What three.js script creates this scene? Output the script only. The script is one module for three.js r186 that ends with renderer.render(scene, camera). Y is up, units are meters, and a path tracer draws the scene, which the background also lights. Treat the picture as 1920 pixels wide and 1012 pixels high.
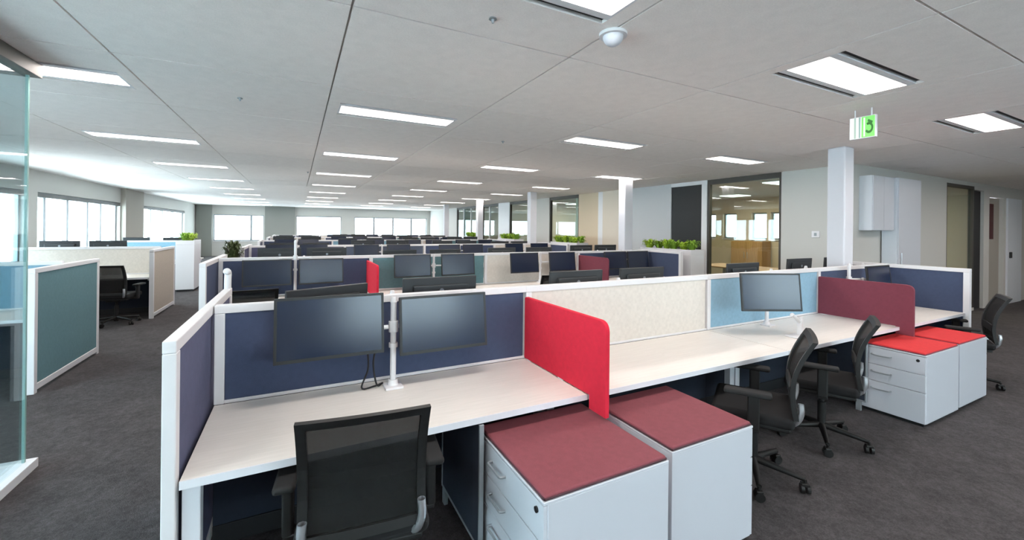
import * as THREE from 'three';
import { RoundedBoxGeometry } from 'three/addons/geometries/RoundedBoxGeometry.js';
import { mergeGeometries } from 'three/addons/utils/BufferGeometryUtils.js';
import { RectAreaLightUniformsLib } from 'three/addons/lights/RectAreaLightUniformsLib.js';

// ---------------------------------------------------------------- camera, sky, exposure
const scene = new THREE.Scene();
const camera = new THREE.PerspectiveCamera(2 * Math.atan(506 / 784) * 180 / Math.PI, 1920 / 1012, 0.05, 120);
{
  const yaw = 0.4785, roll = 0.0105;
  const fw = new THREE.Vector3(Math.sin(yaw), 0, -Math.cos(yaw)), rt = new THREE.Vector3(Math.cos(yaw), 0, Math.sin(yaw)), up = new THREE.Vector3(0, 1, 0);
  const r2 = rt.clone().multiplyScalar(Math.cos(roll)).addScaledVector(up, Math.sin(roll));
  const u2 = up.clone().multiplyScalar(Math.cos(roll)).addScaledVector(rt, -Math.sin(roll));
  camera.position.set(0.368, 1.637, 1.865);
  camera.quaternion.setFromRotationMatrix(new THREE.Matrix4().makeBasis(r2, u2, fw.clone().negate()));
  camera.setViewOffset(1920, 1012, -3.3, 78.5, 1920, 1012);
}
scene.background = new THREE.Color().setRGB(0.925, 0.94, 1.05);   // bright overcast sky beyond the windows
scene.backgroundIntensity = 13.5;
const LAMP = 23.0;                                               // radiance of the ceiling lamps
RectAreaLightUniformsLib.init();
const renderer = new THREE.WebGLRenderer({ antialias: true });
renderer.toneMapping = THREE.LinearToneMapping;
renderer.toneMappingExposure = 1.22;
renderer.shadowMap.enabled = true;

// ---------------------------------------------------------------- helpers
let seed = 12345;
const rnd = () => { seed = (seed * 1664525 + 1013904223) >>> 0; return seed / 4294967296; };
const rr = (a, b) => a + (b - a) * rnd();
const taken = {};
function numbered(n) { const k = taken[n] = (taken[n] ?? -1) + 1; return k ? `${n}_${String(k).padStart(3, '0')}` : n; }
const bx = (x0, x1, y0, y1, z0, z1) => new THREE.BoxGeometry(x1 - x0, y1 - y0, z1 - z0).translate((x0 + x1) / 2, (y0 + y1) / 2, (z0 + z1) / 2);
const rb = (x0, x1, y0, y1, z0, z1, r = 0.006, s = 2) => new RoundedBoxGeometry(x1 - x0, y1 - y0, z1 - z0, s, Math.min(r, (x1 - x0) / 2.02, (y1 - y0) / 2.02, (z1 - z0) / 2.02)).translate((x0 + x1) / 2, (y0 + y1) / 2, (z0 + z1) / 2);
const V = (x, y, z) => new THREE.Vector3(x, y, z);
function tube(pts, r, seg = 16, rs = 8) { return new THREE.TubeGeometry(new THREE.CatmullRomCurve3(pts.map(p => V(...p))), seg, r, rs); }
function rod(a, b, r0, r1 = r0, n = 12) {
  const A = V(...a), B = V(...b), d = B.clone().sub(A), g = new THREE.CylinderGeometry(r1, r0, d.length(), n);
  g.applyQuaternion(new THREE.Quaternion().setFromUnitVectors(V(0, 1, 0), d.clone().normalize()));
  return g.translate((A.x + B.x) / 2, (A.y + B.y) / 2, (A.z + B.z) / 2);
}
const merge = (gs) => gs.length === 1 ? gs[0] : mergeGeometries(gs.map(g => { const h = g.index ? g.toNonIndexed() : g; for (const k of Object.keys(h.attributes)) if (!['position', 'normal', 'uv'].includes(k)) h.deleteAttribute(k); return h; }));
function metreUV(g) {                      // texture coordinates in metres from position and facing
  const h = g.index ? g.toNonIndexed() : g, p = h.attributes.position, n = h.attributes.normal, uv = new Float32Array(p.count * 2);
  for (let i = 0; i < p.count; i++) {
    const ax = Math.abs(n.getX(i)), ay = Math.abs(n.getY(i)), az = Math.abs(n.getZ(i));
    if (ay >= ax && ay >= az) { uv[2 * i] = p.getX(i); uv[2 * i + 1] = p.getZ(i); }
    else if (ax >= az) { uv[2 * i] = p.getZ(i); uv[2 * i + 1] = p.getY(i); }
    else { uv[2 * i] = p.getX(i); uv[2 * i + 1] = p.getY(i); }
  }
  h.setAttribute('uv', new THREE.BufferAttribute(uv, 2));
  return h;
}
function mesh(name, geo, mat, parent) {
  const m = new THREE.Mesh(Array.isArray(geo) ? merge(geo) : geo, mat);
  m.castShadow = m.receiveShadow = true;
  m.name = parent ? name : numbered(name);
  (parent ?? scene).add(m);
  return m;
}
function tag(o, label, category, group) { o.userData.label = label; o.userData.category = category; if (group) o.userData.group = group; return o; }
function thing(name, label, category, [x, y, z] = [0, 0, 0], turn = 0, group) {
  const o = new THREE.Group(); o.name = numbered(name); scene.add(o);
  o.position.set(x, y, z); o.rotation.y = turn;
  return tag(o, label, category, group);
}
function copy(root, [x, y, z], turn, label, group) {
  const c = root.clone(); c.name = numbered(root.name.replace(/_\d{3}$/, '')); c.userData = { ...root.userData }; scene.add(c);
  c.position.set(x, y, z); c.rotation.y = turn;
  c.userData.label = label; delete c.userData.group; if (group) c.userData.group = group;
  return c;
}
function struct(name, geo, mat, parent, label) {
  const m = mesh(name, geo, mat, parent);
  if (!parent) { m.name = name; m.userData.kind = 'structure'; }
  if (label) m.userData.label = label;
  return m;
}

// ---------------------------------------------------------------- textures and materials
function noiseTex(size, fn, repeat, srgb = true) {
  const d = new Uint8Array(size * size * 4);
  for (let y = 0; y < size; y++) for (let x = 0; x < size; x++) {
    const c = fn(x, y), i = (y * size + x) * 4;
    d[i] = c[0]; d[i + 1] = c[1]; d[i + 2] = c[2]; d[i + 3] = 255;
  }
  const t = new THREE.DataTexture(d, size, size);
  t.magFilter = THREE.LinearFilter; t.minFilter = THREE.LinearMipmapLinearFilter; t.generateMipmaps = true;
  t.wrapS = t.wrapT = THREE.RepeatWrapping; t.repeat.set(repeat, repeat);
  if (srgb) t.colorSpace = THREE.SRGBColorSpace;
  t.needsUpdate = true;
  return t;
}
function lattice(n) { const a = new Float32Array(n * n); for (let i = 0; i < a.length; i++) a[i] = rnd(); return a; }
function vnoise(L, n, x, y) {                              // tiling value noise
  const xi = Math.floor(x), yi = Math.floor(y), fx = x - xi, fy = y - yi, s = t => t * t * (3 - 2 * t);
  const g = (i, j) => L[((j % n + n) % n) * n + ((i % n + n) % n)];
  const a = g(xi, yi) + (g(xi + 1, yi) - g(xi, yi)) * s(fx), b = g(xi, yi + 1) + (g(xi + 1, yi + 1) - g(xi, yi + 1)) * s(fx);
  return a + (b - a) * s(fy);
}
const cl = v => Math.max(0, Math.min(255, v));
const L1 = lattice(16), L2 = lattice(64), L3 = lattice(128);
const carpetTex = noiseTex(512, (x, y) => {                // loop pile with streaks along the weave
  const broad = vnoise(L1, 16, x / 32, y / 32) - .5, streak = vnoise(L3, 128, x / 4, y / 40 * 10 % 128) - .5, fine = rnd() - .5, mid = vnoise(L2, 64, x / 8, y / 8) - .5;
  const v = 65 + broad * 10 + streak * 14 + mid * 10 + fine * 22;
  return [cl(v + 1), cl(v - 3), cl(v - 2)];
}, 0.4);
const carpetBump = noiseTex(256, () => { const v = 255 * rnd(); return [v, v, v]; }, 2.2, false);
const fabricTex = noiseTex(256, (x, y) => { const w = ((x >> 1) + (y >> 1)) & 1 ? 8 : -8, v = 232 + w + (rnd() - .5) * 24 + (vnoise(L1, 16, x / 16, y / 16) - .5) * 10; return [cl(v), cl(v), cl(v)]; }, 3);
const deskTex = noiseTex(512, (x, y) => { const g = (vnoise(L2, 64, x / 64, y / 3) - .5) * 7 + (vnoise(L3, 128, x / 30, y / 1.6) - .5) * 5; return [cl(241 + g), cl(238 + g), cl(234 + g * 1.1)]; }, 0.8);
const woodTex = noiseTex(512, (x, y) => { const g = (vnoise(L2, 64, x / 4, y / 90) - .5) * 46 + (vnoise(L3, 128, x / 2, y / 40) - .5) * 22; return [cl(182 + g), cl(140 + g * .9), cl(92 + g * .7)]; }, 1);
const tileTex = noiseTex(256, (x, y) => { const v = 246 + (rnd() - .5) * 10 + (vnoise(L1, 16, x / 16, y / 16) - .5) * 5; return [cl(v), cl(v - 2), cl(v - 4)]; }, 1.2);

const std = (color, roughness = .6, o = {}) => new THREE.MeshStandardMaterial({ color, roughness, ...o });
const fab = (color, o = {}) => new THREE.MeshStandardMaterial({ color, roughness: .95, map: fabricTex, ...o });
const M = {
  carpet: std(0xffffff, 1, { map: carpetTex, bumpMap: carpetBump, bumpScale: .003 }),
  tile: std(0xfff9f6, .95, { map: tileTex }), ceilingPlain: std(0xdcd7d3, .95), grid: std(0xb4b0ad, .8), plenum: std(0x4a4848, .9),
  wall: std(0xc6c4bf, .85), wallGrey: std(0xc6c8ca, .85), cream: std(0xd9cebf, .85), beige: std(0xd6c4ab, .85), pier: std(0xa9a399, .85), pierGrey: std(0x8f918c, .85),
  white: std(0xdadde3, .4), whiteSatin: std(0xcaccd3, .35), frameWhite: std(0xe0dfe1, .45), column: std(0xd6d6dc, .55),
  black: std(0x111112, .55), blackSoft: std(0x1a1a1b, .85), darkMetal: std(0x4a4641, .5, { metalness: .3 }), dark: std(0x1d1f22, .6), track: std(0x57534c, .6),
  alu: std(0xd8dade, .28, { metalness: .85 }), greyMetal: std(0x9aa0a4, .45, { metalness: .4 }),
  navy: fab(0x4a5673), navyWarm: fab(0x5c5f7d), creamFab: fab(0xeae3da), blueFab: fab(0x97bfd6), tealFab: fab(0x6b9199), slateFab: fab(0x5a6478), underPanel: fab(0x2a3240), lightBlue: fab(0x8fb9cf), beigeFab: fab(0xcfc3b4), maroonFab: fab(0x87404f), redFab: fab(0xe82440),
  cushionMaroon: fab(0x904b54), cushionRed: fab(0xe63438), piping: std(0x4c2f36, .9),
  desk: std(0xf3f0ed, .45, { map: deskTex }), deskEdge: std(0xe2e3e8, .4), wood: std(0xffffff, .55, { map: woodTex }),
  housing: std(0x17181a, .45), screen: new THREE.MeshPhysicalMaterial({ color: 0x162138, roughness: .2 }), back: std(0x2b2e31, .5), badge: std(0x9aa2aa, .35, { metalness: .6 }),
  mesh: new THREE.MeshStandardMaterial({ color: 0x0f0f0f, roughness: .9, transparent: true, opacity: .78 }),
  chairBlack: std(0x121212, .55), chairFab: fab(0x18181a), castor: std(0x151515, .5),
  glass: new THREE.MeshPhysicalMaterial({ color: 0xe9f5f4, roughness: .02, transmission: 1, thickness: 0, ior: 1.5 }),
  glassTint: new THREE.MeshPhysicalMaterial({ color: 0xedf3f4, roughness: .02, transmission: 1, thickness: 0, ior: 1.5 }),
  glassEdge: std(0x8fb3ad, .2),
  lamp: new THREE.MeshStandardMaterial({ color: 0xffffff, emissive: 0xfff8ee, emissiveIntensity: 1.6, roughness: .6 }),
  leaf: std(0xb2d044, .7), leafDark: std(0x3c4a22, .7), leafMid: std(0x86ac36, .7), soil: std(0x3a2c20, 1),
};

// ---------------------------------------------------------------- setting
const XL = -4.3, XR = 8.1, ZB = -25, ZF = 6, CH = 2.7, XE = 17, ZC = -1.5, T = .2;
struct('floor', metreUV(bx(XL - T, XE + T, -.15, 0, ZB - T, ZF + T)), M.carpet, null, 'dark grey streaked carpet');

// ceiling: a slab with single tiles hung under it where they can be told apart
const ceiling = new THREE.Group(); ceiling.name = 'ceiling'; ceiling.userData.kind = 'structure'; ceiling.userData.label = 'off-white tiled ceiling with thin grey joints'; scene.add(ceiling);
mesh('slab', bx(XL - T, XE + T, CH + .16, CH + .3, ZB - T, ZF + T), M.plenum, ceiling);
const PX = 1.265, PZ = 1.3, X0 = -.67, Z0 = 1.01;
const fixtures = [];
{
  const gap = .006, plain = metreUV(bx(-PX / 2 + gap, PX / 2 - gap, 0, .03, -PZ / 2 + gap, PZ / 2 - gap));
  const shp = new THREE.Shape([[-1, -1], [1, -1], [1, 1], [-1, 1]].map(([a, b]) => new THREE.Vector2(a * (PX / 2 - gap), b * (PZ / 2 - gap))));
  shp.holes.push(new THREE.Path([[-1, -1], [-1, 1], [1, 1], [1, -1]].map(([a, b]) => new THREE.Vector2(a * .535, b * .215))));
  const holed = metreUV(new THREE.ExtrudeGeometry(shp, { depth: .03, bevelEnabled: false }).rotateX(-Math.PI / 2));
  for (let i = -4; i <= 12; i++) for (let j = -3; j <= 8; j++) {
    const cx = X0 + (i + .5) * PX, cz = Z0 - (j + .5) * PZ;
    if (cx < XL + PX / 2 - .02 || (cx > XR - .3 && cz < ZC)) continue;
    const light = (((i % 2) + 2) % 2 === 1) && (((j % 2) + 2) % 2 === 0);
    const t = mesh('ceiling_tile', light ? holed : plain, M.tile, ceiling);
    t.position.set(cx, CH, cz);
    if (light) fixtures.push([cx, cz, true]);
  }
  for (let i = -3; i <= 5; i += 2) for (let j = 10; j <= 18; j += 2) {
    const cx = X0 + (i + .5) * PX, cz = Z0 - (j + .5) * PZ;
    fixtures.push([cx, cz, false]);
  }
  const zEdge = Z0 - 9 * PZ;
  for (let i = -2; i <= 13; i++) { const x = X0 + i * PX; mesh('grid_bar', bx(x - .012, x + .012, CH + .016, CH + .045, x > XR - .3 ? ZC : zEdge, Z0 + 3 * PZ), M.grid, ceiling); }
  for (let j = -3; j <= 9; j++) { const z = Z0 - j * PZ; mesh('grid_bar', bx(XL, z < ZC ? XR : X0 + 13 * PX, CH + .017, CH + .046, z - .012, z + .012), M.grid, ceiling); }                               // beyond this the joints can no longer be seen
  const far = new THREE.Shape([[XL, ZB], [XR, ZB], [XR, zEdge], [XL, zEdge]].map(([a, b]) => new THREE.Vector2(a, -b)));
  for (const [cx, cz, near] of fixtures) if (!near) far.holes.push(new THREE.Path([[-1, -1], [-1, 1], [1, 1], [1, -1]].map(([a, b]) => new THREE.Vector2(cx + a * .535, -cz + b * .215))));
  mesh('plain_ceiling', metreUV(new THREE.ExtrudeGeometry(far, { depth: .03, bevelEnabled: false }).rotateX(-Math.PI / 2).translate(0, CH, 0)), M.tile, ceiling);
  // plain margins along the walls and above the glazed rooms
  const i0 = Math.ceil((XL + PX / 2 - .02 - X0) / PX - .5), xs = X0 + i0 * PX;
  mesh('margin', metreUV(merge([bx(XL, xs, CH, CH + .03, zEdge, ZF), bx(X0 + 13 * PX, XE, CH, CH + .03, ZC, ZF), bx(xs, XE, CH, CH + .03, Z0 + 3 * PZ, ZF)])), M.tile, ceiling);
  mesh('room_ceiling', bx(XR, 14.2, CH, CH + .03, -22, ZC - .04), M.ceilingPlain, ceiling);
}
// lamps: glowing diffuser between two dark air slots
{
  let first;
  const pan = merge([bx(-.535, .535, .035, .05, -.215, .215), bx(-.535, .535, 0, .04, -.17, -.125), bx(-.535, .535, 0, .04, .125, .17), bx(-.535, -.52, 0, .04, -.125, .125), bx(.52, .535, 0, .04, -.125, .125)]);
  for (const [x, z] of fixtures) {
    const label = z > 1 ? 'ceiling lamp over the open floor on the viewer side of pedestals' : z > -1 ? (x < -2.5 ? 'ceiling lamp inside the glass room by the windows' : x < 0 ? 'ceiling lamp above the glass partition' : x < 3 ? 'recessed ceiling lamp by the round white sensor dome' : x < 5 ? 'wide recessed ceiling lamp with dark air slots beside the exit sign' : x < 7.5 ? 'recessed ceiling lamp with dark air slots over the red cushions' : x < 10 ? 'ceiling lamp before the tall white cupboard' : x < 12.5 ? 'ceiling lamp before the dark corridor glass' : 'ceiling lamp before the white corridor door') :
      z > -3.2 ? (x < -2.5 ? 'ceiling lamp by the window wall near the glass corner' : x > 5 ? 'strip lamp in the ceiling near the white column by the blue screen' : x < 0 ? 'long ceiling lamp seen beside the glass corner' : x < 2.5 ? 'bright strip lamp in the ceiling over the aisle behind the navy screen' : 'strip lamp in the ceiling over the aisle behind the cream screen') : `strip lamp ${x < -2.5 ? 'by the window wall' : x < 0 ? 'over the aisle' : x < 2.5 ? 'over the aisle side of the benches' : x < 5 ? 'over the middle of the benches' : 'by the white columns'}, ${['', '', 'third', 'fourth', 'fifth', 'sixth', 'seventh', 'eighth', 'ninth', 'tenth'][Math.round((.35 - z) / 2.6)]} lamp row from the pedestals`;
    if (!first) {
      first = thing('ceiling_lamp', label, 'lamp', [x, CH, z], 0, 'recessed ceiling lamps');
      mesh('housing', pan, M.frameWhite, first);
      mesh('diffuser', bx(-.52, .52, .022, .03, -.125, .125), M.lamp, first);
      mesh('air_slot', bx(-.535, .535, .02, .034, -.213, -.172), M.dark, first);
      mesh('air_slot', bx(-.535, .535, .02, .034, .172, .213), M.dark, first);
    } else copy(first, [x, CH, z], 0, label, 'recessed ceiling lamps');
    const a = new THREE.RectAreaLight(0xfff5ef, LAMP, 1.0, .24);
    a.position.set(x, CH + .012, z); a.lookAt(x, 0, z); scene.add(a);
  }
}

// walls with openings: pieces of a wall merged around its windows
function wallPieces(along, lo, hi, at, th, opens, H = CH + .05) {   // along 'x' or 'z'; opens [a, b, sill, head]
  const g = [], add = (a, b, y0, y1) => { if (b - a > .001 && y1 - y0 > .001) g.push(along === 'x' ? bx(a, b, y0, y1, at[0], at[1]) : bx(at[0], at[1], y0, y1, a, b)); };
  let c = lo;
  for (const [a, b, s, h] of [...opens].sort((p, q) => p[0] - q[0])) { add(c, a, 0, H); add(a, b, 0, s); add(a, b, h, H); c = b; }
  add(c, hi, 0, H);
  return merge(g);
}
let wn = 0;
function windowUnit(along, a, b, s, h, at, mulls, inward, blind) {
  const w = new THREE.Group(); w.name = `window_${++wn}`; w.userData.kind = 'structure'; scene.add(w);
  const P = (u0, u1, y0, y1, d0, d1) => along === 'x' ? bx(u0, u1, y0, y1, at + d0, at + d1) : bx(at + d0, at + d1, y0, y1, u0, u1);
  mesh('window_frame', [P(a, b, s, s + .05, -.03, .03), P(a, b, h - .05, h, -.03, .03), P(a, a + .05, s + .05, h - .05, -.03, .03), P(b - .05, b, s + .05, h - .05, -.03, .03)], M.greyMetal, w);
  const e = [a + .05, ...mulls, b - .05];
  for (const m of mulls) mesh('mullion', P(m - .05, m + .05, s + .05, h - .05, -.03, .05), M.greyMetal, w);
  for (let i = 0; i + 1 < e.length; i++) mesh('pane', P(e[i] + (i ? .05 : 0), e[i + 1] - (i + 2 < e.length ? .05 : 0), s + .05, h - .05, -.004, .004), M.glass, w);
  if (blind) mesh('blind_box', P(a, b, h - .1, h - .02, inward > 0 ? .04 : -.12, inward > 0 ? .12 : -.04), M.darkMetal, w);
  mesh('window_sill', P(a, b, s - .03, s, inward > 0 ? 0 : -.16, inward > 0 ? .16 : 0), M.frameWhite, w);
}
const even = (a, b, n) => Array.from({ length: n }, (_, i) => a + (b - a) * (i + 1) / (n + 1));
// left wall
const lw = [[-22.6, -16.3, .85, 2.27, [-20.9, -19.3, -17.8]], [-14.55, -10.1, .85, 2.27, [-13.4, -12.6, -11.55, -10.55]], [-9.7, -7.2, .85, 2.27, [-8.4]], [-3, 4.5, .5, 2.4, [-1.5, 0, 1.5, 3]]];
struct('wall_left', wallPieces('z', ZB, ZF, [XL - T, XL], T, lw), M.wall, null, 'white window wall');
for (const [a, b, s, h, m] of lw) windowUnit('z', a, b, s, h, XL - .12, m, 1, true);
struct('trim_1', bx(XL, XL + .12, 0, CH, -16.25, -14.6), M.pier, null, 'beige pier between two windows');
// back wall
const bw = [[-3.55, -1.25, .8, 2.2, [-1.85]], [.32, 2.72, .8, 2.2, []], [3.46, 7.9, .8, 2.2, [4.6, 5.75, 6.9]]];
struct('wall_back', wallPieces('x', XL - T, XR + T, [ZB - T, ZB], T, bw), M.wall, null, 'far window wall');
for (const [a, b, s, h, m] of bw) windowUnit('x', a, b, s, h, ZB - .12, m, 1, false);
struct('trim_2', bx(-1.2, .27, 0, CH, ZB, ZB + .12), M.pierGrey, null, 'grey pier on the far wall');
struct('trim_3', bx(-4.28, -3.6, 0, CH, ZB, ZB + .12), M.pierGrey, null, 'grey pier in the far corner');
// wall behind the viewer, with the window band that the monitors mirror
const fw_ = [];
for (let k = 0; k < 2; k++) fw_.push([1.2 + k * 3.4, 3.7 + k * 3.4, 1.1, 2.45, even(1.2 + k * 3.4, 3.7 + k * 3.4, 1)]);
struct('wall_front', wallPieces('x', XL - T, XE + T, [ZF, ZF + T], T, fw_), M.wall);
for (const [a, b, s, h, m] of fw_) windowUnit('x', a, b, s, h, ZF + .12, m, -1, false);
struct('wall_end', bx(XE, XE + T, 0, CH + .05, ZC - T, ZF), M.wall);

// right side: partition line of solid panels and glass (near to far)
{
  const solid = (n, z1, z0, m, label, proud = 0) => struct(n, bx(XR - proud, XR + .12, 0, CH + .02, z0, z1), m, null, label);
  solid('wall_right', ZC - .12, -2.6, M.wall, 'plain white wall beside the meeting room glass');
  solid('trim_4', -4.14, -4.27, M.frameWhite, 'white door jamb');
  solid('wall_right_grey', -5.1, -6.55, M.wallGrey, 'light grey wall beside the black panel');
  solid('wall_right_cream', -6.55, -7.55, M.cream, 'cream wall panel');
  solid('trim_5', -7.55, -7.75, M.frameWhite, 'white upright between cream panels');
  solid('wall_right_beige', -7.75, -8.69, M.beige, 'tan timber-look wall panel');
  solid('trim_6', -10.39, -11.69, M.wall, 'white pier between glazed rooms');
  solid('trim_7', -13.45, -14.5, M.frameWhite, 'white pier between glazed rooms');
  solid('trim_8', -16.3, -16.75, M.cream, 'cream upright between far glazed rooms');
  solid('trim_9', -19.8, ZB, M.wall, 'far white end of the side wall');
  const bp = new THREE.Group(); bp.name = 'door_1'; bp.userData.kind = 'structure'; bp.userData.label = 'tall matt black door panel'; scene.add(bp);
  mesh('door_leaf', bx(XR + .02, XR + .08, 0, 2.62, -5.09, -4.28), M.black, bp);
  mesh('door_head', bx(XR, XR + .12, 2.62, CH + .02, -5.1, -4.27), M.frameWhite, bp);
  mesh('door_handle', rod([XR - .02, .95, -4.4], [XR - .02, 1.25, -4.4], .012), M.greyMetal, bp);
  let gi = 0;
  const glazed = (z1, z0, posts) => {
    const w = new THREE.Group(); w.name = `window_${++wn}`; w.userData.kind = 'structure'; w.userData.label = 'full-height glass partition of a side room'; scene.add(w);
    mesh('window_frame', [bx(XR + .02, XR + .1, 0, .06, z0, z1), bx(XR + .02, XR + .1, 2.6, CH + .02, z0, z1), bx(XR + .02, XR + .1, .06, 2.6, z0, z0 + .05), bx(XR + .02, XR + .1, .06, 2.6, z1 - .05, z1)], M.darkMetal, w);
    const e = [z0 + .05, ...posts, z1 - .05];
    for (const p of posts) mesh('mullion', bx(XR + .02, XR + .1, .06, 2.6, p - .025, p + .025), M.frameWhite, w);
    for (let i = 0; i + 1 < e.length; i++) mesh('pane', bx(XR + .055, XR + .065, .06, 2.6, e[i] + (i ? .025 : 0), e[i + 1] - (i + 2 < e.length ? .025 : 0)), M.glass, w);
  };
  glazed(-2.6, -4.14, []); glazed(-8.69, -10.39, []); glazed(-11.69, -13.45, []); glazed(-14.5, -16.3, [-15.5]); glazed(-16.75, -19.8, [-17.8, -18.8]);
  // side rooms behind the glass
  const XI = 13.6;
  const rw = [[-19.2, -18.2, 1.1, 2.25], [-17.4, -16.6, 1.1, 2.25], [-13.6, -12.6, 1.1, 2.25], [-11.2, -10.3, 1.1, 2.25], [-8.55, -8.04, 1.36, 2.22], [-7.75, -7.25, 1.36, 2.22], [-6.72, -6.22, 1.36, 2.22], [-6.1, -5.6, 1.36, 2.22]].map(a => [...a, []]);
  struct('wall_side', wallPieces('z', -22, ZC - .12, [XI, XI + T], T, rw), M.beige, null, 'tan window wall inside the side rooms');
  for (const [a, b, s, h, m] of rw) windowUnit('z', a, b, s, h, XI + .12, m, -1, false);
  struct('wall_side_back', bx(XR, XI + T, 0, CH + .02, -22.1, -22), M.cream);
  struct('wall_room_divider', bx(XR + .12, XI, 0, CH, -9.0, -8.9), M.cream, null, 'cream wall between side rooms');
  struct('wall_room_divider_far', bx(XR + .12, XI, 0, CH, -14.2, -14.1), M.cream, null, 'cream wall between far side rooms');
  const glow = [[9.6, -3.4], [12, -3.4], [9.6, -6.2], [12, -6.2], [10.8, -10.6], [10.8, -12.6], [10.8, -16.2], [10.8, -19]];
  for (const [x, z] of glow) {
    const l = thing('room_ceiling_lamp', z > -6 ? 'square ceiling lamp inside the meeting room' : 'square ceiling lamp inside a far side room', 'lamp', [x, CH - .04, z], 0, 'side room lamps');
    mesh('housing', bx(-.32, .32, .02, .05, -.32, .32), M.frameWhite, l); mesh('diffuser', bx(-.3, .3, 0, .02, -.3, .3), M.lamp, l);
    const a = new THREE.RectAreaLight(0xffe6c4, LAMP * 1.3, .58, .58); a.position.set(x, CH - .05, z); a.lookAt(x, 0, z); scene.add(a);
  }
  // corridor wall facing the viewer's side
  const CW = [[11.65, 13.1, .06, 2.62], [13.1, 13.62, 0, 2.55], [13.95, 14.9, 0, 2.45]];
  struct('wall_corridor', wallPieces('x', XR, XE + T, [ZC - .12, ZC], .12, CW), M.wall, null, 'white corridor wall');
  const w = new THREE.Group(); w.name = `window_${++wn}`; w.userData.kind = 'structure'; w.userData.label = 'dark framed glass beside the corridor door'; scene.add(w);
  mesh('window_frame', [bx(11.65, 13.1, .06, .12, ZC - .09, ZC - .01), bx(11.65, 13.1, 2.56, 2.62, ZC - .09, ZC - .01), bx(11.65, 11.71, .12, 2.56, ZC - .09, ZC - .01), bx(13.04, 13.1, .12, 2.56, ZC - .09, ZC - .01)], M.darkMetal, w);
  mesh('pane', bx(11.71, 13.04, .12, 2.56, ZC - .055, ZC - .045), M.glass, w);
  const d2 = new THREE.Group(); d2.name = 'door_2'; d2.userData.kind = 'structure'; d2.userData.label = 'narrow dark navy door in the corridor wall'; scene.add(d2);
  mesh('door_leaf', bx(13.11, 13.61, 0, 2.54, ZC - .1, ZC - .05), M.dark, d2);
  const d3 = new THREE.Group(); d3.name = 'door_3'; d3.userData.kind = 'structure'; d3.userData.label = 'grey-brown recessed door with a dark red panel'; scene.add(d3);
  mesh('door_leaf', bx(13.96, 14.89, 0, 2.44, ZC - .12, ZC - .08), M.pier, d3);
  mesh('door_panel', bx(14.1, 14.5, 1.5, 2.3, ZC - .08, ZC - .07), std(0x4a1d1e, .6), d3);
  const d4 = new THREE.Group(); d4.name = 'door_4'; d4.userData.kind = 'structure'; d4.userData.label = 'white door with a small dark handle'; scene.add(d4);
  mesh('door_leaf', bx(15.02, 16, 0, 2.45, ZC, ZC + .03), M.white, d4);
  mesh('door_handle', rb(15.12, 15.22, 1.06, 1.2, ZC + .03, ZC + .06, .01), M.dark, d4);
  struct('baseboard_corridor', bx(XR, 11.65, 0, .08, ZC, ZC + .012), M.frameWhite);
  const sw = thing('wall_switch', 'small white switch plate on the plain white wall', 'switch', [XR, 1.53, -2.03]);
  mesh('plate', rb(-.012, 0, 0, .11, -.06, .06, .004), M.frameWhite, sw); mesh('rocker', rb(-.018, -.012, .03, .08, -.02, .02, .003), M.greyMetal, sw);
}
// kitchenette
{
  const u = thing('wall_cupboard', 'white wall-hung cupboard beside the tall white unit', 'cupboard', [8.27, 1.66, ZC]);
  mesh('body', rb(0, .69, 0, .86, 0, .17, .004), M.white, u); mesh('door', rb(.005, .342, .005, .855, .17, .188, .003), M.whiteSatin, u); mesh('door', rb(.348, .685, .005, .855, .17, .188, .003), M.whiteSatin, u);
  const t = thing('tall_cupboard', 'tall white kitchen cupboard against the corridor wall', 'cupboard', [8.97, 0, ZC + .021]);
  mesh('body', rb(0, .82, 0, 2.52, 0, .2, .004), M.white, t); const dr = mesh('door', rb(.005, .815, .1, 2.515, .2, .22, .003), M.whiteSatin, t);
  mesh('handle', rod([.08, 1.05, .235], [.08, 1.3, .235], .008), M.alu, dr);
  const bt = thing('base_cupboard', 'low grey kitchen base unit under the wall cupboard', 'cupboard', [8.27, 0, ZC + .021]);
  mesh('body', rb(0, .69, 0, .87, 0, .2, .004), M.wallGrey, bt); mesh('worktop', rb(0, .69, .87, .9, 0, .22, .004), M.frameWhite, bt);
}
// columns
for (const [k, z] of [-.95, -4.87, -8.82, -12.8, -16.8].entries()) {
  const c = struct(`column_${k + 1}`, rb(6.4, 6.62, 0, CH, z - .1, z + .1, .02), M.column, null, 'square white column');
}

// ---------------------------------------------------------------- glass room corner at the left
{
  const g = thing('glass_partition', 'clear frameless glass partition corner with pale floor channel', 'partition', [-1.215, 0, -2.06]);
  mesh('pane', bx(-.006, .006, .05, 2.62, .012, 4.0), M.glassTint, g);
  mesh('pane', bx(-3.08, -.008, .05, 2.62, -.006, .006), M.glassTint, g);
  mesh('glass_edge', bx(-.007, .007, .05, 2.62, -.007, .011), M.glassEdge, g);
  mesh('floor_channel', rb(-.05, .05, 0, .06, -.05, 4.0, .004), M.frameWhite, g);
  mesh('floor_channel', rb(-3.08, -.05, 0, .06, -.05, .05, .004), M.frameWhite, g);
  mesh('top_track', rb(-.05, .05, 2.61, CH, -.05, 4.0, .003), M.track, g);
  mesh('top_track', rb(-3.08, -.05, 2.61, CH, -.05, .05, .003), M.track, g);
}

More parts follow.
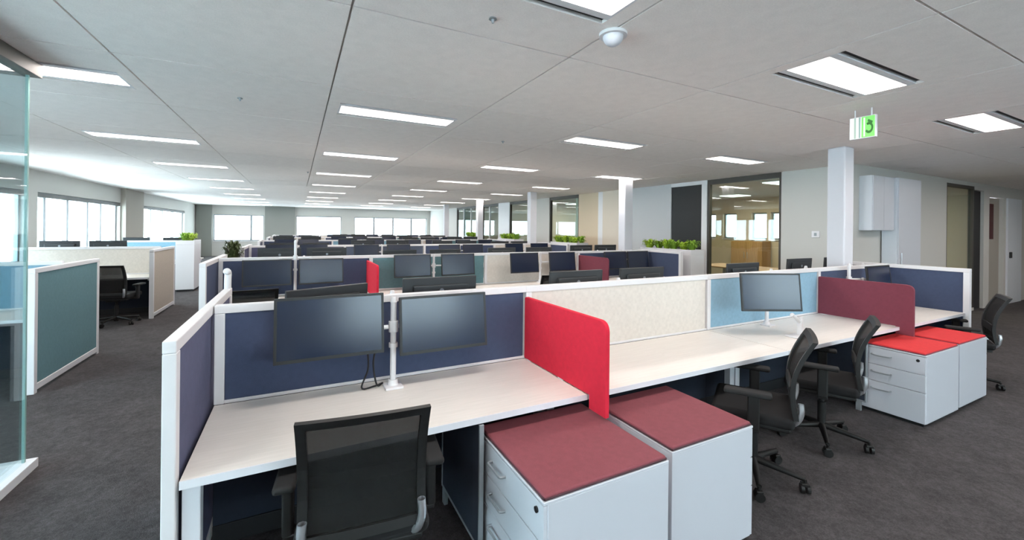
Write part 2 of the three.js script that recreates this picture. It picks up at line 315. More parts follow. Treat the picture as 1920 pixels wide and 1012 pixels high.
// ---------------------------------------------------------------- furniture builders
const SH = 1.2257, DH = .72;
function spine(x0, x1, z, mat, label, group, hLow) {                   // upright screen between two desks
  const s = thing('desk_screen', label, 'screen', [(x0 + x1) / 2, 0, z], 0, group), w = (x1 - x0) / 2;
  mesh('fabric_panel', metreUV(rb(-w + .045, w - .02, DH + .01, SH - .04, -.018, .018, .004)), mat, s);
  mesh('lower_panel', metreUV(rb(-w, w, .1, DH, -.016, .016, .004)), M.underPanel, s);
  mesh('top_rail', rb(-w, w, SH - .042, SH, -.026, .026, .004), M.frameWhite, s);
  mesh('post', rb(-w, -w + .045, DH, SH - .042, -.026, .026, .004), M.frameWhite, s);
  mesh('base_rail', rb(-w, w, 0, .1, -.022, .022, .004), M.dark, s);
  mesh('desk_rail', rb(-w + .045, w - .005, DH, DH + .018, -.024, .024, .003), M.frameWhite, s);
  return s;
}
function endPanel(x, z0, z1, mat, label, group, opts = {}) {             // z1 is nearer
  const s = thing('end_panel', label, 'panel', [x, 0, (z0 + z1) / 2], 0, group), w = (z1 - z0) / 2, t = opts.t ?? .03;
  const H = opts.h ?? SH;
  mesh('fabric_panel', metreUV(rb(-t + .008, t - .008, .09, H - .04, -w + .05, w - .05, .003)), mat, s);
  mesh('post', rb(-t, t, 0, H - .045, w - .055, w, .004), M.frameWhite, s);
  mesh('post', rb(-t, t, 0, H - .045, -w, -w + .055, .004), M.frameWhite, s);
  mesh('top_rail', rb(-t, t, H - .045, H, -w, w, .004), M.frameWhite, s);
  mesh('base_rail', rb(-t, t, .03, .09, -w + .055, w - .055, .003), M.frameWhite, s);
  if (opts.hook) mesh('hook_post', [tube([[0, H - .05, -w + .03], [0, H + .06, -w + .03], [0, H + .1, -w + .02], [0, H + .115, -w + .075]],   .02, 20, 10), new THREE.SphereGeometry(.021, 12, 10).translate(0, H + .115, -w + .075)], M.frameWhite, s);
  return s;
}
function desk(x0, x1, z0, z1, side, label, group, frontLegs = []) {                      // side +1: front edge at z1, -1: at z0
  const s = thing('desk', label, 'desk', [(x0 + x1) / 2, 0, (z0 + z1) / 2], 0, group), w = (x1 - x0) / 2 - .004, d = (z1 - z0) / 2;
  const f = side;
  mesh('tabletop', metreUV(bx(-w, w, DH - .028, DH, Math.min(-f * d, f * (d - .006)), Math.max(-f * d, f * (d - .006)))), M.desk, s);
  mesh('edge_band', bx(-w, w, DH - .03, DH + .0004, Math.min(f * (d - .006), f * d), Math.max(f * (d - .006), f * d)), M.deskEdge, s);
  for (const sx of [-1, 1]) {
    const in_ = frontLegs.includes(sx) ? 0 : .42;
    mesh('leg', rb(sx > 0 ? w - .06 : -w + .004, sx > 0 ? w - .004 : -w + .06, 0, DH - .03, f > 0 ? d - .075 - in_ : -d + .02 + in_, f > 0 ? d - .02 - in_ : -d + .075 + in_, .004), M.white, s);
    mesh('beam', rb(sx > 0 ? w - .05 : -w + .01, sx > 0 ? w - .01 : -w + .05, DH - .07, DH - .028, -d + .16, d - .16, .003), M.white, s);
  }
  return s;
}
// monitor, facing +z, base point at its lower middle
let mon0;
function makeMonitor(w, h) {
  const s = new THREE.Group(), W = w / 2;
  mesh('housing', [rb(-W, W, 0, h, -.012, .008, .006), rb(-W * .75, W * .75, h * .12, h * .85, -.032, -.01, .012), bx(-.05, .05, h * .5 - .05, h * .5 + .05, -.04, -.03)], M.back, s);
  mesh('bezel', [bx(-W + .001, W - .001, 0.001, .018, .007, .0105), bx(-W + .001, W - .001, h - .014, h - .001, .007, .0105), bx(-W + .001, -W + .014, .018, h - .014, .007, .0105), bx(W - .014, W - .001, .018, h - .014, .007, .0105)], M.housing, s);
  mesh('screen', bx(-W + .014, W - .014, .018, h - .014, .0075, .0095), M.screen, s);
  mesh('badge', new THREE.CylinderGeometry(.016, .016, .003, 20).rotateX(Math.PI / 2).translate(0, h * .72, -.033), M.badge, s);
  return s;
}
const MW = .53, MH = .325;
mon0 = makeMonitor(MW, MH);
function monitor(x, y, z, turn, label, group, tilt = -.12) {
  const c = mon0.clone(); c.name = numbered('monitor'); scene.add(c); c.position.set(x, y, z); c.rotation.order = 'YXZ'; c.rotation.y = turn; c.rotation.x = tilt;
  return tag(c, label, 'monitor', group);
}
// pole with a clamp and two arms that reach two monitor backs (points in world space)
function monitorArm(x, z, top, targets, label, group) {
  const s = thing('monitor_pole', label, 'pole', [x, DH, z], 0, group);
  mesh('clamp_base', [rb(-.05, .05, 0, .014, -.04, .06, .004), new THREE.CylinderGeometry(.026, .03, .03, 16).translate(0, .029, 0)], M.frameWhite, s);
  mesh('pole', new THREE.CylinderGeometry(.017, .017, top - DH, 16).translate(0, (top - DH) / 2 + .01, 0), M.frameWhite, s);
  mesh('collar', new THREE.CylinderGeometry(.027, .027, .06, 16).translate(0, (top - DH) * .72, 0), M.frameWhite, s);
  mesh('collar', new THREE.CylinderGeometry(.025, .025, .025, 16).translate(0, (top - DH) * .5, 0), M.frameWhite, s);
  mesh('cap', new THREE.CylinderGeometry(.012, .02, .03, 16).translate(0, top - DH + .02, 0), M.frameWhite, s);
  for (const m of targets) {                                           // each monitor carries its own arm, which swings on the pole
    m.updateMatrixWorld(true);
    const y = DH + (top - DH) * .72, q = V(0, MH / 2, -.045).applyMatrix4(m.matrixWorld), d = V(q.x - x, 0, q.z - z), l = d.length(), n = d.clone().divideScalar(l);
    const side = V(-n.z, 0, n.x).multiplyScalar(((z < q.z) ? 1 : -1) * Math.sign(n.x || 1) * -.0);
    const a = V(x, y, z).addScaledVector(n, .03), e = V(x, y, z).addScaledVector(n, l * .55).add(side), loc = p => m.worldToLocal(p.clone()).toArray();
    const A = loc(a), E = loc(e), Q = [0, MH / 2, -.045];
    const arm = mesh('arm', [rod(A, E, .012), rod(E, Q, .012)], M.frameWhite, m);
    mesh('joint', new THREE.SphereGeometry(.02, 12, 8).translate(...E), M.frameWhite, arm);
    mesh('joint', new THREE.SphereGeometry(.018, 12, 8).translate(0, MH / 2, -.05), M.frameWhite, arm);
  }
  return s;
}
// mesh-backed task chair; the sitter faces -z, base on the floor
let chair0;
function bend(g) {
  const p = g.attributes.position;
  for (let i = 0; i < p.count; i++) {
    const x = p.getX(i), y = p.getY(i), t = (y - .5) / .48;
    p.setZ(i, p.getZ(i) + .09 * t * t - .035 * Math.sin(Math.PI * Math.max(0, Math.min(1, t))) - .2 * x * x);
  }
  g.computeVertexNormals();
  return g;
}
function roundRect(w, h, r, y0) {
  const s = new THREE.Shape();
  s.moveTo(-w + r, y0); s.lineTo(w - r, y0); s.quadraticCurveTo(w, y0, w, y0 + r); s.lineTo(w, y0 + h - r); s.quadraticCurveTo(w, y0 + h, w - r, y0 + h); s.lineTo(-w + r, y0 + h); s.quadraticCurveTo(-w, y0 + h, -w, y0 + h - r); s.lineTo(-w, y0 + r); s.quadraticCurveTo(-w, y0, -w + r, y0);
  return s;
}
function makeChair() {
  const s = new THREE.Group();
  mesh('seat', [rb(-.245, .245, .435, .505, -.24, .22, .03, 3)], M.chairFab, s);
  mesh('seat_pan', rb(-.22, .22, .41, .438, -.2, .2, .01), M.chairBlack, s);
  // back frame as four bars, finely divided so that they can bend
  const bar = (x0, x1, y0, y1) => { const nx = Math.max(1, Math.round((x1 - x0) / .04)), ny = Math.max(1, Math.round((y1 - y0) / .04)); return new THREE.BoxGeometry(x1 - x0, y1 - y0, .026, nx, ny, 1).translate((x0 + x1) / 2, (y0 + y1) / 2, .235); };
  mesh('back_frame', bend(merge([bar(-.225, -.192, .5, .98), bar(.192, .225, .5, .98), bar(-.192, .192, .948, .98), bar(-.192, .192, .5, .535)])), M.chairBlack, s);
  mesh('mesh_back', bend(new THREE.BoxGeometry(.386, .415, .004, 10, 12, 1).translate(0, .7415, .236)), M.mesh, s);
  mesh('lumbar_pad', bend(new THREE.BoxGeometry(.384, .07, .012, 10, 2, 1).translate(0, .655, .222)), M.blackSoft, s);
  for (const k of [-1, 1]) {
    mesh('back_bracket', tube([[k * .205, .6, .248], [k * .208, .54, .25], [k * .19, .47, .22], [k * .12, .43, .1]], .016, 14, 8), M.alu, s);
    const a = mesh('armrest', [rb(k * .285 - .04, k * .285 + .04, .625, .655, -.16, .1, .014)], M.blackSoft, s);
    mesh('arm_post', [rb(k * .28 - .02, k * .28 + .02, .42, .626, -.03, .035, .01), rb(Math.min(k * .18, k * .295), Math.max(k * .18, k * .295), .405, .43, -.03, .035, .008)], M.chairBlack, a);
  }
  mesh('gas_column', [rod([0, .1, 0], [0, .3, 0], .028), rod([0, .3, 0], [0, .41, 0], .018), rb(-.09, .09, .375, .412, -.1, .12, .01)], M.chairBlack, s);
  for (let k = 0; k < 5; k++) {
    const a = k * Math.PI * 2 / 5 + .5, c = Math.cos(a), n = Math.sin(a);
    const l = mesh('base_leg', [rod([c * .02, .115, n * .02], [c * .29, .085, n * .29], .024, .015)], M.chairBlack, s);
    const q = new THREE.Matrix4().makeRotationY(-a);
    const wh = merge([new THREE.CylinderGeometry(.028, .028, .018, 16).rotateX(Math.PI / 2).translate(0, .028, .017), new THREE.CylinderGeometry(.028, .028, .018, 16).rotateX(Math.PI / 2).translate(0, .028, -.017), new THREE.CylinderGeometry(.009, .009, .05, 8).translate(0, .06, 0), rb(-.02, .02, .045, .064, -.024, .024, .006)]);
    wh.applyMatrix4(new THREE.Matrix4().makeRotationY(rr(0, 3))).translate(c * .29, 0, n * .29);
    mesh('caster', wh, M.castor, l);
  }
  return s;
}
chair0 = makeChair();
function chair(x, z, turn, label, group) {
  const c = chair0.clone(); c.name = numbered('task_chair'); scene.add(c); c.position.set(x, 0, z); c.rotation.y = turn;
  return tag(c, label, 'chair', group);
}
// white pedestal with cushion; drawers face -x (dir -1) or +x (dir 1)
function pedestal(x0, x1, z0, z1, dir, cush, label) {
  const s = thing('pedestal', label, 'pedestal', [(x0 + x1) / 2, 0, (z0 + z1) / 2]), w = (x1 - x0) / 2, d = (z1 - z0) / 2, H = .6;
  mesh('body', rb(-w + (dir < 0 ? .018 : 0), w - (dir > 0 ? .018 : 0), .03, H - .004, -d, d, .004), M.whiteSatin, s);
  mesh('plinth', bx(-w + .03, w - .03, 0, .03, -d + .02, d - .02), M.dark, s);
  mesh('top_tray', rb(-w, w, H - .006, H + .006, -d, d, .003), M.whiteSatin, s);
  const edge = [.03, .29, .44, .592];
  for (let k = 0; k < 3; k++) {
    const f = mesh('drawer', rb(dir < 0 ? -w : w - .018, dir < 0 ? -w + .018 : w, edge[k] + .002, edge[k + 1] - .002, -d + .002, d - .002, .003), M.whiteSatin, s);
    const y = edge[k + 1] - .06, X = dir * (w + .022);
    mesh('handle', tube([[dir * w, y, -.14], [X, y, -.135], [X, y - .004, -.09], [X, y - .004, -.05], [X, y, -.005], [dir * w, y, 0]], .006, 24, 8), M.greyMetal, f);
  }
  mesh('lock', new THREE.CylinderGeometry(.012, .012, .008, 16).rotateZ(Math.PI / 2).translate(dir * (w + .003), .555, d - .05), M.dark, s);
  const c = mesh('cushion', metreUV(rb(-w + .008, w - .008, H + .006, H + .026, -d + .008, d - .008, .009, 3)), cush[0], s);
  mesh('piping', [tube([[-w + .009, H + .012, -d + .009], [-w + .009, H + .012, d - .009]], .005, 1, 6), tube([[w - .009, H + .012, -d + .009], [w - .009, H + .012, d - .009]], .005, 1, 6), tube([[-w + .009, H + .012, d - .009], [w - .009, H + .012, d - .009]], .005, 1, 6)], cush[1], c);
  return s;
}
// coloured divider standing on a desk, with a foot that drops over the front edge
function divider(x, z0, z1, y1, mat, label, foot = true) {
  const s = thing('desk_divider', label, 'divider', [x, 0, 0]);
  const sh = new THREE.Shape(), r = .06, y0 = DH + .01, zf = foot ? -.0 : z1;
  const a = -z1, b = -z0;                                             // shape x is -z
  const fz = foot ? a + (z1 - (z0 + .742)) + .012 : a;               // where the foot ends
  sh.moveTo(b, y0); sh.lineTo(b, y1 - .012); sh.quadraticCurveTo(b, y1, b - .012, y1); sh.lineTo(a + r, y1); sh.quadraticCurveTo(a, y1, a, y1 - r);
  if (foot) { sh.lineTo(a, .655); sh.lineTo(a + .13, .655); sh.lineTo(a + .13, y0); } else sh.lineTo(a, y0);
  sh.lineTo(b, y0);
  mesh('fabric_panel', metreUV(new THREE.ExtrudeGeometry(sh, { depth: .02, bevelEnabled: true, bevelSize: .004, bevelThickness: .004, bevelSegments: 2, curveSegments: 10 }).translate(0, 0, -.01).rotateY(Math.PI / 2)), mat, s);
  mesh('mount', [bx(-.012, .012, DH, DH + .012, z0 + .03, z0 + .09), bx(-.012, .012, DH, DH + .012, z0 + .42, z0 + .48)], M.frameWhite, s);
  return s;
}
function legPanel(x, z0, z1, label) {
  const s = thing('modesty_panel', label, 'panel', [x, 0, 0]);
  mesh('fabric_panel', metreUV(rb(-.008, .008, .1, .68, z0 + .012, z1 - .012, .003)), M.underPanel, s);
  mesh('edge_frame', [rb(-.012, .012, .09, .69, z0, z0 + .012, .003), rb(-.012, .012, .09, .69, z1 - .012, z1, .003), rb(-.012, .012, .088, .1, z0, z1, .003), rb(-.012, .012, 0, .09, z0 + .02, z0 + .06, .003), rb(-.012, .012, 0, .09, z1 - .08, z1 - .04, .003)], M.greyMetal, s);
  return s;
}
// leafy plant: curved strap leaves, one foliage mesh
function foliage(n, spread, hMin, hMax, lw) {
  const pos = [], idx = [];
  for (let k = 0; k < n; k++) {
    const a = rr(0, 6.283), r0 = rr(0, spread * .35), h = rr(hMin, hMax), out = rr(.3, 1) * spread, w = lw * rr(.7, 1.2), c = Math.cos(a), s = Math.sin(a), base = pos.length / 3;
    for (let i = 0; i <= 4; i++) {
      const t = i / 4, R = r0 + out * t, y = h * (1 - (1 - t) * (1 - t)) - .35 * h * t * t * t, ww = w * Math.sin(Math.PI * (.12 + .86 * t));
      pos.push(c * R - s * ww, y, s * R + c * ww, c * R + s * ww, y + .004, s * R - c * ww);
      if (i) { const q = base + i * 2; idx.push(q - 2, q - 1, q, q, q - 1, q + 1); }
    }
  }
  const g = new THREE.BufferGeometry(); g.setAttribute('position', new THREE.Float32BufferAttribute(pos, 3)); g.setIndex(idx); g.computeVertexNormals();
  g.setAttribute('uv', new THREE.Float32BufferAttribute(new Float32Array(pos.length / 3 * 2), 2));
  return g;
}
for (const k of ['leaf', 'leafMid', 'leafDark']) M[k].side = THREE.DoubleSide;
const fol = [foliage(90, .15, .1, .27, .022), foliage(90, .155, .09, .23, .022), foliage(90, .14, .1, .29, .02)];
function planter(x0, x1, z0, z1, h, label, plantLabel, group, mats) {
  const s = thing('planter_cabinet', label, 'planter', [(x0 + x1) / 2, 0, (z0 + z1) / 2], 0), w = (x1 - x0) / 2, d = (z1 - z0) / 2;
  mesh('body', rb(-w, w, .05, h - .1, -d, d, .004), M.frameWhite, s);
  mesh('plinth', bx(-w + .02, w - .02, 0, .05, -d + .02, d - .02), M.dark, s);
  mesh('trough', [rb(-w, w, h - .1, h, -d, -d + .02, .003), rb(-w, w, h - .1, h, d - .02, d, .003), rb(-w, -w + .02, h - .1, h, -d + .02, d - .02, .003), rb(w - .02, w, h - .1, h, -d + .02, d - .02, .003)], M.frameWhite, s);
  mesh('soil', bx(-w + .02, w - .02, h - .1, h - .03, -d + .02, d - .02), M.soil, s);
  const n = Math.max(2, Math.round((z1 - z0) / .23));
  for (let k = 0; k < n; k++) {
    const p = thing('leafy_plant', plantLabel, 'plant', [(x0 + x1) / 2 + rr(-.04, .04), h - .03, z0 + (k + .5) * (z1 - z0) / n], rr(0, 6), group);
    mesh('foliage', fol[k % 3], mats[k % mats.length], p);
    mesh('stem', rod([0, 0, 0], [0, .08, 0], .008), M.leafMid, p);
  }
}

// ---------------------------------------------------------------- bench row with the pedestals
const R1 = [0, 1.813, 3.717, 5.56, 7.18], ZS = -.742;
spine(R1[0], R1[1], ZS, M.navy, 'navy fabric desk screen with white rail behind two monitors and a white pole');
spine(R1[1], R1[2], ZS, M.creamFab, 'plain cream desk screen beside the bright red divider');
spine(R1[2], R1[3], ZS, M.blueFab, 'pale blue desk screen behind a single tilted monitor');
spine(R1[3], R1[4], ZS, M.navy, 'navy desk screen behind the maroon divider');
endPanel(-.027, -1.43, .0, M.navyWarm, 'navy end panel with white frame and hooked post by the aisle', null, { hook: true, t: .021 });
endPanel(7.215, -1.43, .03, M.navy, 'navy end panel with white post closing the bench past the red cushions');
desk(R1[0], R1[1], ZS + .028, 0, 1, 'cream desk between the navy end panel and bright red divider', undefined, [-1]);
desk(R1[1], R1[2], ZS + .028, 0, 1, 'empty cream desk in front of the plain cream screen');
desk(R1[2], R1[3], ZS + .028, 0, 1, 'cream desk in front of the pale blue screen');
desk(R1[3], R1[4], ZS + .028, 0, 1, 'cream desk beyond the maroon divider at the bench end');
desk(6.66, R1[4], -1.44, ZS - .028, -1, 'short cream desk end past the column behind the navy screen');
for (let k = 0; k < 4; k++) desk(R1[k], k === 3 ? 6.36 : R1[k + 1], -1.44, ZS - .028, -1, 'cream desk on the hidden side of the screens', 'desks behind the pedestal bench screens');
divider(R1[1], ZS + .03, .155, 1.15, M.redFab, 'bright red desk divider with rounded corner between two desks');
divider(R1[3], ZS + .03, .1, 1.13, M.maroonFab, 'maroon desk divider above the red cushioned pedestals');
pedestal(1.2, 1.855, -.12, .53, -1, [M.cushionMaroon, M.piping], 'white pedestal with dull red cushion beside the black mesh chair');
pedestal(1.92, 2.52, -.1, .49, 1, [M.cushionMaroon, M.piping], 'white pedestal with dull red cushion on the empty desk side');
pedestal(5.03, 5.72, -.1, .36, -1, [M.cushionRed, M.maroonFab], 'white pedestal with bright red cushion showing three drawers');
pedestal(5.78, 6.46, -.1, .35, 1, [M.cushionRed, M.maroonFab], 'white pedestal with bright red cushion at the bench end');
legPanel(1.165, -.56, .02, 'dark panel with pale edge under the desk beside drawers');
legPanel(4.97, -.6, -.02, 'dark panel with pale edge under the desk by red cushions');
const mA = monitor(.535, .948, -.5, 0, 'flat monitor next to the navy end panel, left of white pole');
const mB = monitor(1.15, .915, -.5, 0, 'flat monitor between the white pole and red divider');
monitorArm(.866, -.585, 1.2, [mA, mB], 'white monitor pole clamped to desk between two monitors');
const mC = monitor(4.0, .945, -.3, -.44, 'turned monitor on a low white stand before the blue screen');
monitorArm(4.42, -.6, 1.05, [mC], 'low white monitor pole behind the turned monitor');
const mD = monitor(6.25, .93, -.42, 0, 'dark monitor behind the maroon divider');
monitorArm(5.95, -.6, 1.24, [mD], 'white monitor pole showing above the maroon divider by the column');
{ // hub at the foot of the turned monitor
  const s = thing('laptop_stand', 'small white stand on the desk under the turned monitor', 'stand', [4.24, DH, -.22]);
  mesh('foot', rb(-.09, .07, 0, .012, -.06, .06, .005), M.frameWhite, s);
  mesh('upright', rb(.02, .05, .012, .17, -.02, .02, .005), M.frameWhite, s);
  mesh('cradle', rod([-.09, .2, 0], [.04, .12, 0], .016), M.frameWhite, s);
}
{
  const s = thing('cable', 'pair of dark cables hanging below the monitor by the pole', 'cable', [.72, DH, -.62]);
  mesh('cord', tube([[0, .26, .06], [.01, .12, .03], [-.02, .01, .02], [.05, .006, 0], [.1, .006, -.03]], .005, 30, 6), M.dark, s);
  mesh('cord', tube([[.05, .26, .06], [.04, .14, .02], [.06, .02, .03], [.1, .006, -.03]], .005, 30, 6), M.dark, s);
}
const backs = [[.55, -.78], [1.27, 0], [2.44, 0], [3.17, 0], [4.62, 0], [6.05, 0], [6.9, 0]].map(([x, t]) => monitor(x, x < 1 ? .925 : .965, x > 5.5 ? -1.2 : x < 1 ? -1.08 : -1.0, Math.PI - t * .5, x < 1 ? 'dark monitor back just showing above the navy screen and monitor' : x < 2 ? 'dark monitor back with round badge above the navy screen' : x < 3 ? 'dark monitor back with round badge above cream screen near red divider' : x < 4 ? 'dark monitor back with round badge above cream screen near blue screen' : x < 5 ? 'dark monitor top above the pale blue screen' : x < 6.5 ? 'dark monitor top behind the navy screen beside the column' : 'dark monitor top behind the navy screen past the column', undefined, -.06));
for (const [x, z, ts] of [[.92, -.9, [backs[0], backs[1]]], [2.8, -.88, [backs[2], backs[3]]], [4.95, -.88, [backs[4]]], [5.75, -.95, [backs[5]]], [6.98, -.9, [backs[6]]]])
  monitorArm(x, z, 1.19, ts, 'white monitor pole on the hidden side of the screens', 'poles behind the pedestal bench screens');
chair(.626, .016, -.116, 'black mesh-back task chair at desk beside the navy end panel');
chair(3.1, .12, .56, 'black task chair at the empty desk, next to dull red cushion');
chair(4.06, .06, .46, 'black task chair at desk before the pale blue screen');
chair(6.82, .06, .42, 'black task chair past the red cushioned pedestals');

// ---------------------------------------------------------------- further bench rows
const NAMES = ['second', 'third', 'fourth', 'fifth', 'sixth'];
const RX = [-.49, 1.3, 3.1, 4.96, 6.75];
const ROW2 = ['black monitor between the second row end panel and tall white pole', 'slate monitor between the tall white pole and small red divider', 'slate monitor before the teal screen next to the small red divider', 'black monitor before the teal screen next to the cream screen',
  'slate monitor before the second row cream screen next to the teal screen', 'black monitor before the second row cream screen next to the maroon divider', 'small-looking dark monitor next to the second row maroon divider', 'dark monitor before the second row navy screen by the planter'];
const COL = [[M.navy, M.tealFab, M.creamFab, M.navy], [M.navyWarm, M.slateFab, M.navy, M.creamFab], [M.navy, M.lightBlue, M.creamFab, M.tealFab], [M.creamFab, M.navy, M.tealFab, M.navy], [M.navy, M.creamFab, M.navy, M.navy]];
const CN = new Map([[M.navy, 'navy'], [M.navyWarm, 'dusky navy'], [M.tealFab, 'teal'], [M.creamFab, 'cream'], [M.slateFab, 'slate'], [M.lightBlue, 'light blue']]);
for (let r = 0; r < 5; r++) {
  const zs = -4.44 - 3.7 * r, row = `${NAMES[r]} bench row`;
  for (let k = 0; k < 4; k++) {
    const x0 = RX[k], x1 = RX[k + 1], c = CN.get(COL[r][k]);
    spine(x0, x1, zs, COL[r][k], r === 0 && c === 'navy' ? (k ? 'navy desk screen of the second bench row beside the planter cabinet' : 'navy desk screen of the second bench row behind the tall pole') : `${c} desk screen in the ${row} from the pedestals`, r === 0 ? undefined : COL[r].filter(m => m === COL[r][k]).length > 1 ? `${c} screens of the ${row}` : undefined);
    desk(x0, x1, zs + .028, zs + .77, 1, `cream desk of the ${row} on the pedestal side`, `${row} desks`);
    desk(x0, k === 3 ? 6.36 : x1, zs - .77, zs - .028, -1, `cream desk of the ${row} on its far side`, `${row} far desks`);
    const fm = r === 0 ? [[.05, .66], [1.85, 2.535], [3.68, 4.42], [5.6, 6.15]][k] : [x0 + .5 + .08 * Math.sin(k * 3 + r), x0 + 1.2 + .06 * Math.cos(k + r * 2)];
    const dy = r === 0 ? [-.03, 0, -.01, -.02][k] : .02 * Math.sin(k * 5 + r);
    const fms = fm.map((x, i) => monitor(x, .92 + dy, zs + .34, rr(-.05, .05), r === 0 ? ROW2[k * 2 + i] : `dark monitor before the ${c} screen of the ${row}`, r === 0 ? undefined : `${row} monitors`));
    monitorArm((fm[0] + fm[1]) / 2, zs + .2, r === 0 && k === 0 ? 1.42 : 1.2, fms, r === 0 && k === 0 ? 'tall white monitor pole rising above the second bench row' : `white monitor pole of the ${row}`, r === 0 && k === 0 ? undefined : `${row} monitor poles`);
    if (r < 4) {
      const bm = k === 3 ? [x0 + .35, x0 + .95] : [x0 + .55 + .1 * Math.cos(k * 2 + r), x0 + 1.25];
      const bms = bm.map(x => monitor(x, .97 + .03 * Math.cos(k * 4 + r * 3), zs - .36, Math.PI + rr(-.08, .08), `dark monitor back rising behind the ${c} screen of the ${row}`, `${row} far side monitors`, -.05));
      monitorArm((bm[0] + bm[1]) / 2, zs - .22, 1.19, bms, `white monitor pole on the far side of the ${row}`, `${row} far side arms`);
    }
  }
  endPanel(RX[0] - .035, zs - .78, zs + .8, r === 0 ? M.navy : M.navyWarm, `navy end panel of the ${row} by the aisle`);
  endPanel(RX[4] + .035, zs - .78, zs + .8, M.navy, `navy end panel of the ${row} by its planter`);
  if (r < 4) planter(7.12, 7.5, zs - .62, zs + .72, 1.25, `white planter cabinet at the end of the ${row}`, `bright green plant on the planter cabinet of the ${row}`, `plants of the ${row}`, [M.leaf, M.leafMid]);
}
{
  const d = divider(1.27, ZS + .03, .155, 1.15, M.redFab, 'red divider on the second bench row beside slate monitors'); d.position.z = -3.7;
  const e = divider(4.99, ZS + .03, .1, 1.15, M.maroonFab, 'maroon divider on the second bench row by the planter'); e.position.z = -3.7;
}
chair(-.05, -3.45, .1, 'black task chair at the second bench row near its end panel');
chair(3.7, -3.4, -.2, 'black task chair at the second bench row before the cream screen');

// ---------------------------------------------------------------- benches left of the aisle
{
  endPanel(-1.875, -5.25, -3.78, M.tealFab, 'teal end panel with white frame beside the aisle', null, { h: 1.2 });
  spine(-3.75, -1.91, -4.5, M.lightBlue, 'light blue desk screen seen through the glass corner');
  desk(-3.75, -1.91, -4.472, -3.8, 1, 'white desk seen through the glass corner');
  desk(-3.75, -1.91, -5.25, -4.528, -1, 'desk behind the light blue screen and teal end panel');
  endPanel(-1.865, -8.9, -7.46, M.beigeFab, 'beige end panel with white frame beside the aisle', null, { h: 1.2 });
  spine(-3.75, -1.9, -8.18, M.creamFab, 'cream desk screen behind the aisle chair');
  desk(-3.75, -1.9, -8.15, -7.46, 1, 'white desk at the beige end panel with a chair');
  desk(-3.75, -1.9, -8.9, -8.21, -1, 'desk behind the cream screen at the beige end panel');
  spine(-3.75, -1.95, -11.84, M.lightBlue, 'long light blue screen before the windows');
  desk(-3.75, -2.3, -11.81, -11.1, 1, 'desk before the long light blue screen');
  desk(-3.75, -1.95, -12.6, -11.87, -1, 'desk behind the long light blue screen');
  planter(-2.24, -1.87, -11.7, -10.9, 1.25, 'white planter cabinet beside the light blue screen', 'lime green plant on the planter cabinet by the windows', 'plants by the windows', [M.leaf, M.leaf, M.leafMid]);
  const w1 = [-3.4, -2.75].map(x => monitor(x, 1.0, -8.55, Math.PI, x < -3 ? 'dark monitor back above the cream screen, nearer the window wall' : 'dark monitor back above the cream screen, nearer the beige end panel', undefined, -.04));
  monitorArm(-3.08, -8.4, 1.19, w1, 'white monitor pole by the windows');
  const w2 = [-3.3, -2.5].map(x => monitor(x, .97, -12.2, Math.PI, 'dark monitor top behind the long light blue screen', 'monitors behind the blue screen', -.04));
  monitorArm(-2.9, -12.05, 1.19, w2, 'white monitor pole behind the long light blue screen');
  chair(-2.24, -7.2, -.15, 'black task chair beside the beige end panel');
  const m = thing('document_tray', 'maroon tray lying on the white desk behind the teal panel', 'tray', [-2.3, DH, -4.85]);
  mesh('tray', [rb(-.2, .2, 0, .012, -.13, .13, .004), rb(-.2, -.185, .012, .07, -.13, .13, .003), rb(.185, .2, .012, .07, -.13, .13, .003)], M.maroonFab, m); mesh('front_lip', rb(-.185, .185, .012, .03, .12, .13, .003), M.maroonFab, m);
}
{ // dark plant at the end of the third row
  const p = thing('potted_plant', 'dark leafy plant in a tall black pot by the third bench row', 'plant', [-.64, 0, -7.1]);
  mesh('pot', new THREE.LatheGeometry([[0, 0], [.12, 0], [.15, .3], [.165, .95], [.15, .95], [.14, .9], [0, .9]].map(a => new THREE.Vector2(...a)), 24), M.black, p);
  mesh('soil', new THREE.CylinderGeometry(.138, .138, .02, 20).translate(0, .91, 0), M.soil, p);
  mesh('foliage', foliage(80, .17, .25, .6, .03).translate(0, .9, 0), M.leafDark, p);
  mesh('stem', rod([0, .9, 0], [0, 1.15, 0], .012), M.leafDark, p);
}

// ---------------------------------------------------------------- meeting room furniture
{
  const c = thing('sideboard', 'tan timber sideboard inside the meeting room', 'sideboard', [13.35, 0, -6.58]);
  mesh('body', rb(-.22, .22, .08, 1.3, -.52, .52, .004), M.wood, c); mesh('plinth', bx(-.2, .2, 0, .08, -.48, .48), M.dark, c);
  for (const k of [-1, 1]) { const d = mesh('door', rb(-.238, -.22, .09, 1.28, k > 0 ? .003 : -.515, k > 0 ? .515 : -.003, .003), M.wood, c); mesh('handle', rod([-.25, .75, k * .05], [-.25, .95, k * .05], .007), M.alu, d); }
  const t = thing('meeting_table', 'tan meeting table behind the glass partition', 'table', [10.2, 0, -4.6]);
  mesh('tabletop', rb(-.55, .55, .71, .74, -1.1, 1.1, .008), M.wood, t);
  for (const a of [-1, 1]) for (const b of [-1, 1]) mesh('leg', rb(a * .45 - .03, a * .45 + .03, 0, .71, b * .95 - .03, b * .95 + .03, .004), M.greyMetal, t);
}

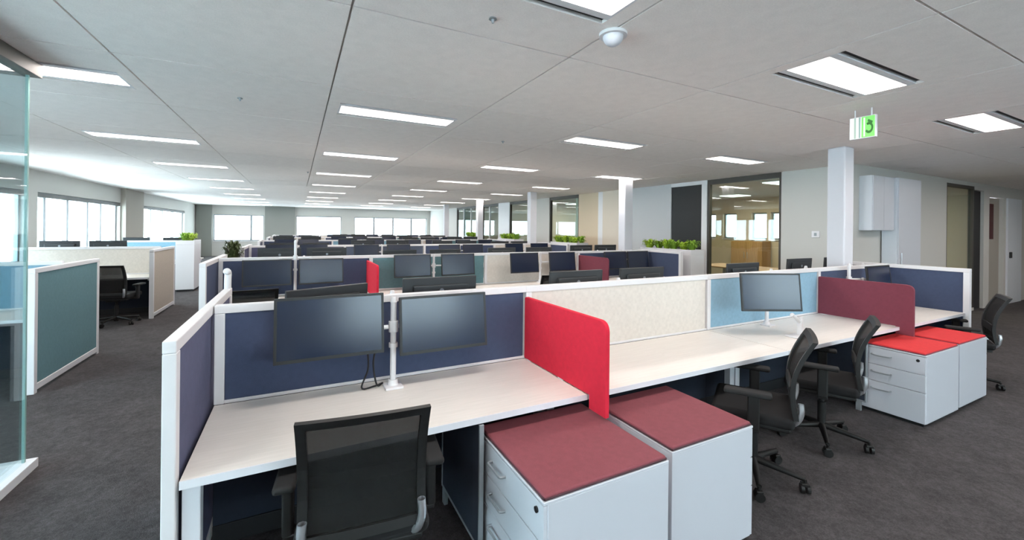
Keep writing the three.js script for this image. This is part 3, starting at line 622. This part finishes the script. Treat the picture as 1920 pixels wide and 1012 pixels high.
// ---------------------------------------------------------------- things on the ceiling
{
  const s = thing('exit_sign', 'green running-figure exit sign hanging from the ceiling', 'sign', [4.72, 2.445, .037]);
  const w = .095;
  mesh('housing', rb(-.016, .016, 0, .19, -w, w, .004), M.frameWhite, s);
  const cv = document.createElement('canvas'); cv.width = 320; cv.height = 200; const g = cv.getContext('2d');
  g.fillStyle = '#eef0ea'; g.fillRect(0, 0, 320, 200); g.fillStyle = '#9fb0a6'; g.fillRect(52, 0, 26, 200); g.fillStyle = '#8da39b'; g.fillRect(112, 0, 26, 200);
  g.fillStyle = '#7ccf6a'; g.fillRect(150, 0, 170, 200); g.strokeStyle = '#eafbe2'; g.lineWidth = 20; g.beginPath(); g.moveTo(186, 10); g.lineTo(186, 190); g.stroke();
  g.strokeStyle = '#2f6a2c'; g.lineWidth = 24; g.beginPath(); g.arc(246, 112, 42, -2.2, 2.6); g.stroke(); g.beginPath(); g.moveTo(232, 40); g.lineTo(290, 66); g.stroke();
  const tx = new THREE.CanvasTexture(cv); tx.colorSpace = THREE.SRGBColorSpace;
  const face = mesh('face', new THREE.PlaneGeometry(w * 2 - .012, .178).rotateY(-Math.PI / 2).translate(-.0168, .095, 0), new THREE.MeshStandardMaterial({ map: tx, emissive: 0xffffff, emissiveMap: tx, emissiveIntensity: .3, roughness: .4 }), s);
  face.userData.label = 'lit face with a figure on green and pale stripes';
  mesh('bracket', [rod([0, .19, -.06], [0, CH - 2.445, -.06], .005), rod([0, .19, .06], [0, CH - 2.445, .06], .005)], M.frameWhite, s);
  const d = thing('sensor_dome', 'round white sensor dome on the ceiling beside a lamp', 'sensor', [1.885, CH, .09]);
  mesh('base', new THREE.CylinderGeometry(.075, .075, .016, 28).translate(0, -.008, 0), M.frameWhite, d);
  mesh('dome', new THREE.SphereGeometry(.055, 24, 12, 0, 6.2832, Math.PI / 2, Math.PI / 2).translate(0, -.015, 0), M.whiteSatin, d);
  for (const [x, z] of [[-.063, -2.29], [1.24, -.07], [2.6, -2.75], [.55, -7.3], [4.36, 1.6]]) {
    const p = thing('sprinkler', 'small metal sprinkler head on the ceiling', 'sprinkler', [x, CH, z], 0, 'ceiling sprinklers');
    mesh('rose', new THREE.CylinderGeometry(.018, .021, .006, 20).translate(0, -.004, 0), M.greyMetal, p); mesh('head', new THREE.CylinderGeometry(.009, .006, .022, 12).translate(0, -.015, 0), M.greyMetal, p);
  }
}
renderer.render(scene, camera);
